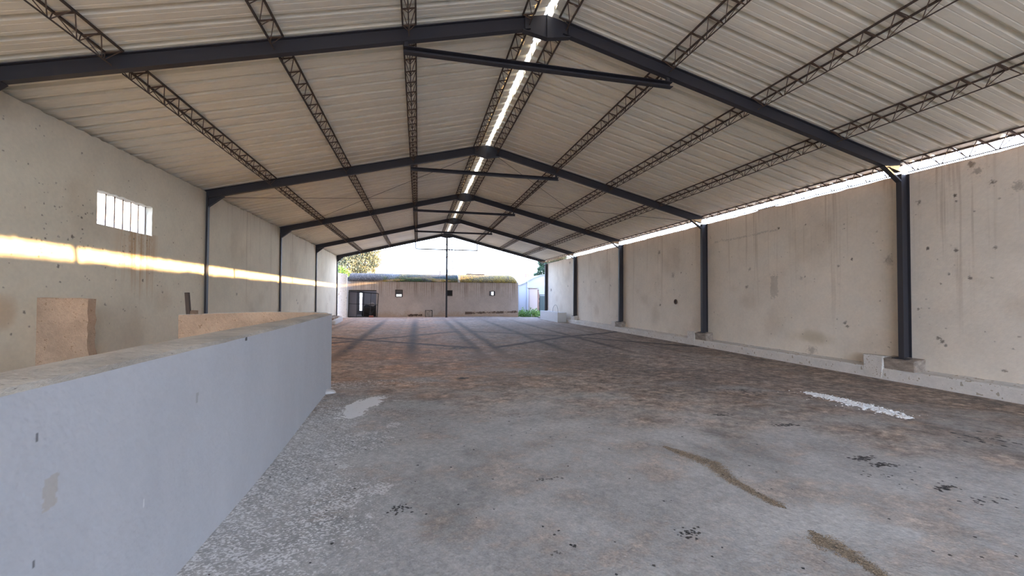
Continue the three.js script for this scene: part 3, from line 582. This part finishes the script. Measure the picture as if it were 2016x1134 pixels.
  mesh('roof_deck', box(-6.9, 5.3, 3.18, 3.24, 1.4, 5), matStone, hs);
  mesh('parapet', rbox(.95, 1.08, 2.58, 3.22, -.1, 1.6, .02), matKerb, hs);
  // windows
  for (const [x0, x1, y0, y1] of [[-3.66, -3.13, 1.47, 2.01], [.02, .53, 1.56, 2.0], [3.36, 3.82, 1.6, 1.95]]) {
    const w = .05, f = mesh('window_frame', [box(x0, x0 + w, y0, y1, -.02, .1), box(x1 - w, x1, y0, y1, -.02, .1), box(x0, x1, y0, y0 + w, -.02, .1), box(x0, x1, y1 - w, y1, -.02, .1)], matDarkWood, hs);
    if (x0 < -3) mesh('shutter', box(x0 + w, x1 - w, y1 - .2, y1 - w, .04, .07), std(.14, .13, .12, .8), f);
    if (x0 > 3) mesh('mullion', box(x0 + .2, x0 + .24, y0, y1, .0, .06), matDarkWood, f);
    if (x0 > -1 && x0 < 1) mesh('board', box(x0 + w, x1 - w, y0 + w, y1 - w, .07, .09), matBlack, f);
  }
  mesh('door_head', box(-6.9, -4.99, 1.90, 1.98, .02, .14), matDarkWood, hs);
  mesh('room_partition', box(-6.98, -6.42, 0, 2.55, .75, .87), std(.34, .32, .34, .9), hs); mesh('room_partition', box(at(716.5, 600, 2, 34.6)[0], at(741, 600, 2, 34.6)[0], 0, 2.55, 3, 3.1), std(.40, .36, .35, .9), hs);
  // things on the roof
  const ch = mesh('chimney_pot', rough3(new THREE.CylinderGeometry(.1, .14, .36, 10, 2).translate(0, .18, 0), .04, 6), matStone); ch.position.copy(P(-.27, 3.22, ZB + 2.2)); tag(ch, 'small grey chimney pot on the lichen roof beside the gable post', 'chimney');
  const sl = mesh('roof_slab', rough3(new RoundedBoxGeometry(1.5, .14, .6, 4, .02).translate(0, .07, 0), .05, 4), matDarkWood); sl.position.copy(P(2.55, 3.24, ZB + 2.2)); tag(sl, 'flat dark slab lying on the yellow lichen roof', 'slab');
}
{ // sagging barred gate in the doorway of the old house
  const g = thing('barred_gate', 'dark sagging barred steel gate across the doorway of the old house', 'gate', [-6.92, 0, ZB - .12]);
  const T = (x, y) => P(x, y, 0), A = T(.03, .03), B = T(.06, 1.86), C = T(2.08, 1.72), D = T(2.0, .0), lerp = (p, q, t) => p.clone().lerp(q, t);
  mesh('frame', [bar(A, B, .05, .05), bar(B, C, .05, .05), bar(C, D, .05, .05), bar(A, D, .05, .06)], matBlack, g);
  for (const t of [.28, .52, .75]) mesh('bar', rod(lerp(A, D, t), lerp(B, C, t), .016, 6), matSteel, g);
  mesh('rail', bar(lerp(A, B, .52), lerp(D, C, .52), .03, .03), matBlack, g);
  const br = mesh('brick', new RoundedBoxGeometry(.30, .13, .14, 2, .01).translate(0, .065, 0), std(.30, .10, .065, .9)); br.position.copy(P(-5.3, 0, ZB - .3)); tag(br, 'red brick lying under the corner of the barred gate', 'brick');
  const heap = mesh('scrap_heap', rough3(new THREE.IcosahedronGeometry(.6, 4).scale(1.2, .9, .7).translate(0, .3, 0), .4, 3), std(.035, .03, .028, .8)); heap.position.copy(P(-5.45, .1, ZB + 1.4)); tag(heap, 'dark heap of scrap inside the doorway of the old house', 'scrap heap', 'stuff');
  const cloth = mesh('pale_cloth', rough3(new THREE.IcosahedronGeometry(.22, 3).scale(1.2, .6, .7), .18, 6), std(.36, .33, .32, .95)); cloth.position.copy(P(-5.45, .93, ZB + 1.0)); tag(cloth, 'pale crumpled cloth on the scrap heap inside the doorway', 'cloth');
}
{ // small framed panel leaning on the old house
  const t = thing('leaning_panel', 'small grey panel in a dark frame leaning against the old house', 'panel', [-1.23, 0, ZB - .16]);
  mesh('panel', box(-.24, .14, .02, .47, -.02, .0), matStone, t);
  mesh('frame', [box(-.27, .27, .45, .50, -.01, .06), box(.22, .27, 0, .5, -.01, .06), box(-.27, -.24, 0, .5, -.01, .06), box(-.27, .27, 0, .03, -.01, .06)], matBlack, t);
}
// wall that closes the corner between the windowed wall and the old house
tag(mesh('wall_corner', prism([[-7.66, -.15], [-6.94, -.15], [-6.94, 3.08], [-7.66, 3.2]], 31.1, 31.3), matKerb), 'plastered wall closing the corner beside the old house', 'wall', 'structure');

// ---------------------------------------------------------------- sheds and plants to the right of the old house
{
  const s = thing('white_shed', 'white shed with a curved roof beyond the gable, behind the weeds', 'shed', [8, -.13, 35]);
  const B = (px, py) => { const a = at(px, py, 2, 35); return [a[0] - 8, a[1] + .13]; };
  const tops = [[1022, 562], [1032, 558], [1040, 553], [1052, 547], [1062, 543], [1074, 541], [1100, 540], [1130, 541]].map(([x, y]) => B(x, y)), x0 = tops[0][0];
  const shedM = std(.42, .43, .46, .95, { bumpMap: bumpOf(1, 1), bumpScale: .01 });
  mesh('front_wall', prism([[x0, 0], [tops[7][0], 0], ...tops.slice().reverse()], 0, .2), shedM, s);
  mesh('roof', prism([...tops.map(([x, y]) => [x - .05, y + .05]), ...tops.slice().reverse().map(([x, y]) => [x, y])], -.12, 6), std(.36, .38, .36, .9), s);
  mesh('side_wall', box(x0, x0 + .2, 0, tops[0][1] - .02, .2, 6), shedM, s);
  const pl = B(1038, 600); mesh('down_pipe', rod(P(pl[0], 0, -.06), P(pl[0], tops[2][1] - .05, -.06), .045, 8), std(.5, .52, .54, .6), s);
}
{
  const a = at(1043, 568, 2, 33.2), b = at(1058, 570, 2, 33.2), p = thing('gate_pier', 'pinkish rendered pier with rough brick edge beside the weeds', 'pier', [(a[0] + b[0]) / 2, -.13, 33.2]), w = (b[0] - a[0]) / 2;
  mesh('shaft', rbox(-w, w, 0, a[1] + .13, 0, .5, .02), std(.56, .46, .42, .95), p);
  mesh('brick_edge', rough3(new THREE.BoxGeometry(.16, a[1] + .06, .42, 3, 14, 3).translate(w + .08, (a[1] + .06) / 2, -.25), .08, 6), std(.30, .19, .14, .95), p);
  mesh('cap', rbox(-w - .06, w + .12, a[1] + .13, a[1] + .2, -.05, .55, .015), matStone, p);
  const g = thing('metal_door', 'narrow dark green metal door ajar beside the rendered pier', 'door', [b[0] + .55, -.13, 33.6]);
  mesh('leaf', box(-.22, .35, .02, 1.75, 0, .05), std(.06, .09, .085, .6), g); mesh('frame', [box(-.27, -.22, 0, 1.85, -.02, .07), box(-.27, .4, 1.8, 1.85, -.02, .07)], matBlack, g);
}
{ // weeds
  const leafG = (n, h, sp) => { const pos = []; for (let i = 0; i < n; i++) { const a = rr(0, 6.28), r = sp * Math.sqrt(rnd()), x = Math.cos(a) * r, z = Math.sin(a) * r, y = rr(.03, 1) * h * (1 - .5 * r / sp), l = rr(.07, .16), d = new THREE.Vector3(rr(-1, 1), rr(-.1, 1), rr(-1, 1)).normalize(), s = new THREE.Vector3(rr(-1, 1), rr(-.3, .3), rr(-1, 1)).cross(d).normalize().multiplyScalar(l * .33), c = new THREE.Vector3(x, y, z), m = c.clone().addScaledVector(d, l * .5), e = c.clone().addScaledVector(d, l); for (const q of [c, m.clone().add(s), e, c, e, m.clone().sub(s)]) pos.push(q.x, q.y, q.z); } const g = new THREE.BufferGeometry(); g.setAttribute('position', new THREE.Float32BufferAttribute(pos, 3)); g.computeVertexNormals(); return g; };
  const leafM = [[.16, .30, .06], [.22, .36, .08], [.12, .24, .06]].map((c) => new THREE.MeshPhysicalMaterial({ color: new THREE.Color().setRGB(...c), roughness: .8, transmission: .25, thickness: 0, side: THREE.DoubleSide }));
  const spotsW = [[1026, 619, .5, .35], [1031, 618, .7, .3], [1037, 617, .45, .35], [1046, 618, .75, .4], [1054, 618, .7, .35], [1061, 618, .4, .3]];
  const names = ['against the house corner', 'tall and thin before the shed wall', 'low before the down pipe', 'bushy before the rendered pier', 'bushy at the foot of the rendered pier', 'small before the metal door'];
  spotsW.forEach(([px, py, h, sp], i) => { const q = at(px, py, 2, 32.4), t = thing('weed', `green leafy weed, ${names[i]}`, 'weed', [q[0], -.13, 32.4 + (i % 2) * .3], 'weeds beside the old house'); mesh('foliage', leafG(220, h + .12, sp), leafM[i % 3], t); const st = []; for (let k = 0; k < 5; k++) st.push(rod(P(rr(-.05, .05), 0, 0), P(rr(-.2, .2), h * .8, rr(-.1, .1)), .008, 5)); mesh('stem', st, leafM[2], t); });
}
{ // scraps of stone in the gap by the weeds
  for (const [px, py, r, nm] of [[1032, 620.5, .16, 'pale flat stone lying before the weeds'], [1064, 622, .14, 'brown stone lying beside the white trough']]) { const q = at(px, py, 1, .03), m = mesh('stone', rough3(new THREE.IcosahedronGeometry(r, 2).scale(1.7, .4, 1), .08, 6), matStone); m.position.copy(P(q[0], floorY(q[0], q[2]) + .05, q[2])); tag(m, nm, 'stone'); }
}

// ---------------------------------------------------------------- beyond
function tree(name, label, [X, Y, Z], trunkH, blobs, leafL, mats, droop, n) {
  const t = thing(name, label, 'tree', [X, Y, Z]);
  mesh('trunk', [rod(P(0, 0, 0), P(.1, trunkH, 0), .32, 10, .16), ...blobs.map(([x, y, z]) => rod(P(.1, trunkH * .75, 0), P(x, y, z), .13, 6, .04))], std(.22, .18, .14, .9), t);
  mats.forEach((m, k) => {
    const pos = [];
    for (const [bx, by, bz, br] of blobs) for (let i = 0; i < n * br * br; i++) {
      const d = new THREE.Vector3(rr(-1, 1), rr(-1, 1), rr(-1, 1)); if (d.length() > 1) { i--; continue; }
      const q = d.clone().normalize().multiplyScalar(br * Math.pow(d.length(), .45) * rr(.75, 1.12)), c = new THREE.Vector3(bx + q.x, by + q.y * .9, -bz + q.z), dir = new THREE.Vector3(rr(-1, 1), rr(-1, .6) - droop, rr(-1, 1)).normalize(), l = leafL * rr(.6, 1.4), s = new THREE.Vector3(rr(-1, 1), rr(-1, 1), rr(-1, 1)).cross(dir).normalize().multiplyScalar(l * .2), m2 = c.clone().addScaledVector(dir, l * .5), e = c.clone().addScaledVector(dir, l);
      for (const v of [c, m2.clone().add(s), e, c, e, m2.clone().sub(s)]) pos.push(v.x, v.y, v.z);
    }
    const g = new THREE.BufferGeometry(); g.setAttribute('position', new THREE.Float32BufferAttribute(pos, 3)); g.computeVertexNormals(); mesh('foliage', g, m, t);
  });
}
const leafMat = (...c) => new THREE.MeshPhysicalMaterial({ color: new THREE.Color().setRGB(...c), roughness: .85, transmission: .25, thickness: 0, side: THREE.DoubleSide });
{
  const T = (px, py, Z) => at(px, py, 2, Z), c = T(700, 515, 48);
  tree('eucalyptus_tree', 'pale dusty eucalyptus tree beyond the corner of the old house', [c[0], -.13, 48], 4.5, [[-.6, 5.2, 0, 1.6], [.8, 5.6, .3, 1.5], [.2, 7, 0, 1.7], [-1.6, 6.4, .4, 1.5], [1.7, 6.9, -.2, 1.15], [1.2, 4.5, .2, 1.0], [-1.8, 4.6, 0, 1.2], [2.0, 5.6, 0, .8], [-2.9, 5.6, 0, 1.4], [-.4, 3.9, .1, 1.1]], .22, [leafMat(.21, .20, .10), leafMat(.27, .24, .13), leafMat(.16, .17, .08)], .9, 380);
  const b = T(672, 530, 42); tree('green_bush', 'bright green bush over the plastered corner wall', [b[0] - .3, -.13, 42], 2.4, [[0, 3.6, 0, 1.0], [.5, 3.9, 0, .55], [-.9, 4.1, 0, .9]], .3, [leafMat(.13, .23, .03), leafMat(.18, .28, .05)], .1, 240);
  const d = T(1068, 520, 56); tree('dark_tree', 'dark green tree rising behind the white shed', [d[0] + .9, -.13, 56], 5, [[0, 6.2, 0, 1.3], [-.6, 5.3, 0, 1.1], [.3, 7.2, 0, 1.2], [1.4, 6, 0, 1.5], [-.75, 6.6, 0, .75], [1.5, 7.4, 0, 1.2], [-1.7, 4.6, 0, .55], [0, 4.4, 0, 1.0]], .3, [leafMat(.02, .06, .025), leafMat(.035, .085, .035)], .1, 620);
}
{ // building and pole far behind
  const a = at(747, 528, 2, 70), b = at(773, 541, 2, 70), t = thing('white_building', 'small white building far beyond the lichen roof, beside a pole', 'building', [(a[0] + b[0]) / 2, -.13, 70]), w = (b[0] - a[0]) / 2;
  mesh('wall', box(-w, w, 0, a[1] + .13, 0, 4), std(.62, .64, .68, .9), t); mesh('parapet', box(-w - .1, w + .1, a[1] + .13, a[1] + .3, -.1, 4.1), std(.5, .52, .56, .9), t);
  mesh('window', box(-.4, .5, a[1] - 1.3, a[1] - .5, -.03, .02), std(.2, .22, .26, .4), t);
  const p = at(759.5, 495, 2, 66), q = mesh('utility_pole', rod(P(0, 0, 0), P(0, p[1] + .7, 0), .16, 8, .12), std(.42, .42, .44, .8)); q.position.copy(P(p[0], -.13, 66)); tag(q, 'pale utility pole beside the small white building', 'pole');
  const h = thing('far_house', 'low grey-green roofed house behind the white shed', 'house', [11.2, -.13, 45]), hl = at(1020, 557, 2, 45)[0] - 11.2, ht = at(1045, 549, 2, 45)[1];
  mesh('wall', box(hl - 1, 6, 0, ht - .9, 0, 5), std(.5, .48, .44, .9), h); mesh('roof', prism([[hl - 1.3, ht - .95], [6.3, ht - .95], [5, ht + .3], [hl + 1.2, ht - .1]], -.3, 5.3), std(.30, .32, .24, .95), h);
  mesh('chimney', box(at(1040, 545, 2, 45)[0] - 11.2, at(1047, 545, 2, 45)[0] - 11.2, ht - .4, at(1043, 538, 2, 45)[1] + .13, 1, 1.6), std(.36, .17, .13, .9), h);
}
{ // pylon and power lines
  const Z = 250, c = at(887, 540, 2, Z)[0], topY = 40, t = thing('power_pylon', 'tall lattice power pylon far beyond the open gable', 'pylon', [c, -.13, Z]), m = std(.16, .17, .19, .6), r = .15;
  const half = (y) => y < 22 ? mix(3.2, 1.05, y / 22) : mix(1.05, .55, (y - 22) / 18), cs = [[-1, -1], [1, -1], [1, 1], [-1, 1]], lv = [0, 6, 11, 15, 18.5, 22, 24.5, 27, 29.5, 32, 34.5, 37, 40];
  for (const [a, b] of cs) mesh('leg', rod(P(a * half(0), 0, b * half(0)), P(a * half(22), 22, b * half(22)), r, 4).toNonIndexed(), m, t);
  for (const [a, b] of cs) mesh('leg', rod(P(a * half(22), 22, b * half(22)), P(a * half(40), 40, b * half(40)), r, 4), m, t);
  const list = []; for (let i = 1; i < lv.length; i++) for (let k = 0; k < 4; k++) { const [a, b] = cs[k], [e, f] = cs[(k + 1) % 4], y0 = lv[i - 1], y1 = lv[i]; list.push(rod(P(a * half(y0), y0, b * half(y0)), P(e * half(y1), y1, f * half(y1)), r * .6, 4), rod(P(e * half(y0), y0, f * half(y0)), P(a * half(y1), y1, b * half(y1)), r * .6, 4)); }
  mesh('lacing', list, m, t);
  for (const y of [24.5, 28.4, 32.3]) for (const s of [-1, 1]) { const arm = mesh('cross_arm', [rod(P(s * .6, y, 0), P(s * 4.3, y + .2, 0), r, 4), rod(P(s * .6, y + 1.2, 0), P(s * 4.3, y + .2, 0), r * .7, 4)], m, t); mesh('insulator', rod(P(s * 4.2, y + .2, 0), P(s * 4.2, y - .9, 0), .1, 5), m, arm); }
  for (const [s, y, to, nm] of [[-1, 23.6, [-36, 26.6, 260], 'leftward from the lowest arm'], [1, 23.6, [64, 19.6, 262], 'rightward from the lowest arm'], [1, 27.5, [60, 27.2, 262], 'rightward from the middle arm']]) {
    const a = P(c + s * 4.2, y, Z), b = P(...to), mid = a.clone().lerp(b, .5); mid.y -= .5;
    const w = mesh('power_line', tube([a.clone().sub(a), mid.sub(a), b.clone().sub(a)], .045, 24, 4), std(.25, .25, .27, .6)); w.position.copy(a); tag(w, `thin power line running ${nm} of the pylon`, 'power line', null, 'power lines');
  }
}
{ // long neighbouring building to the right of the yard
  const n = thing('side_building', 'long low building outside the wall with the open eaves', 'building', [12, -.13, 36]);
  mesh('wall', box(0, 7, 0, 4.30, -62, 8), std(.55, .50, .44, .95), n); mesh('roof', prism([[-.25, 4.28], [7.25, 4.28], [7.25, 4.34], [3.5, 4.62], [-.25, 4.34]], -62.2, 8.2), std(.42, .32, .25, .95), n);
}
{ // neighbour seen through the barred opening; taller neighbour that shades the yard beyond the gable
  const n = thing('neighbour_house', 'white neighbouring house seen through the barred opening', 'house', [-14, -.13, 20]);
  const q = at(206, 438, 0, -14);
  mesh('wall', box(-4, 0, 0, 7.2, -9, 9), std(.72, .70, .66, .9), n);
  mesh('window', box(-.05, .02, q[1] + .13, q[1] + .72, q[2] - 20 - .7, q[2] - 20), std(.22, .17, .16, .6), n);
}

renderer.render(scene, camera);
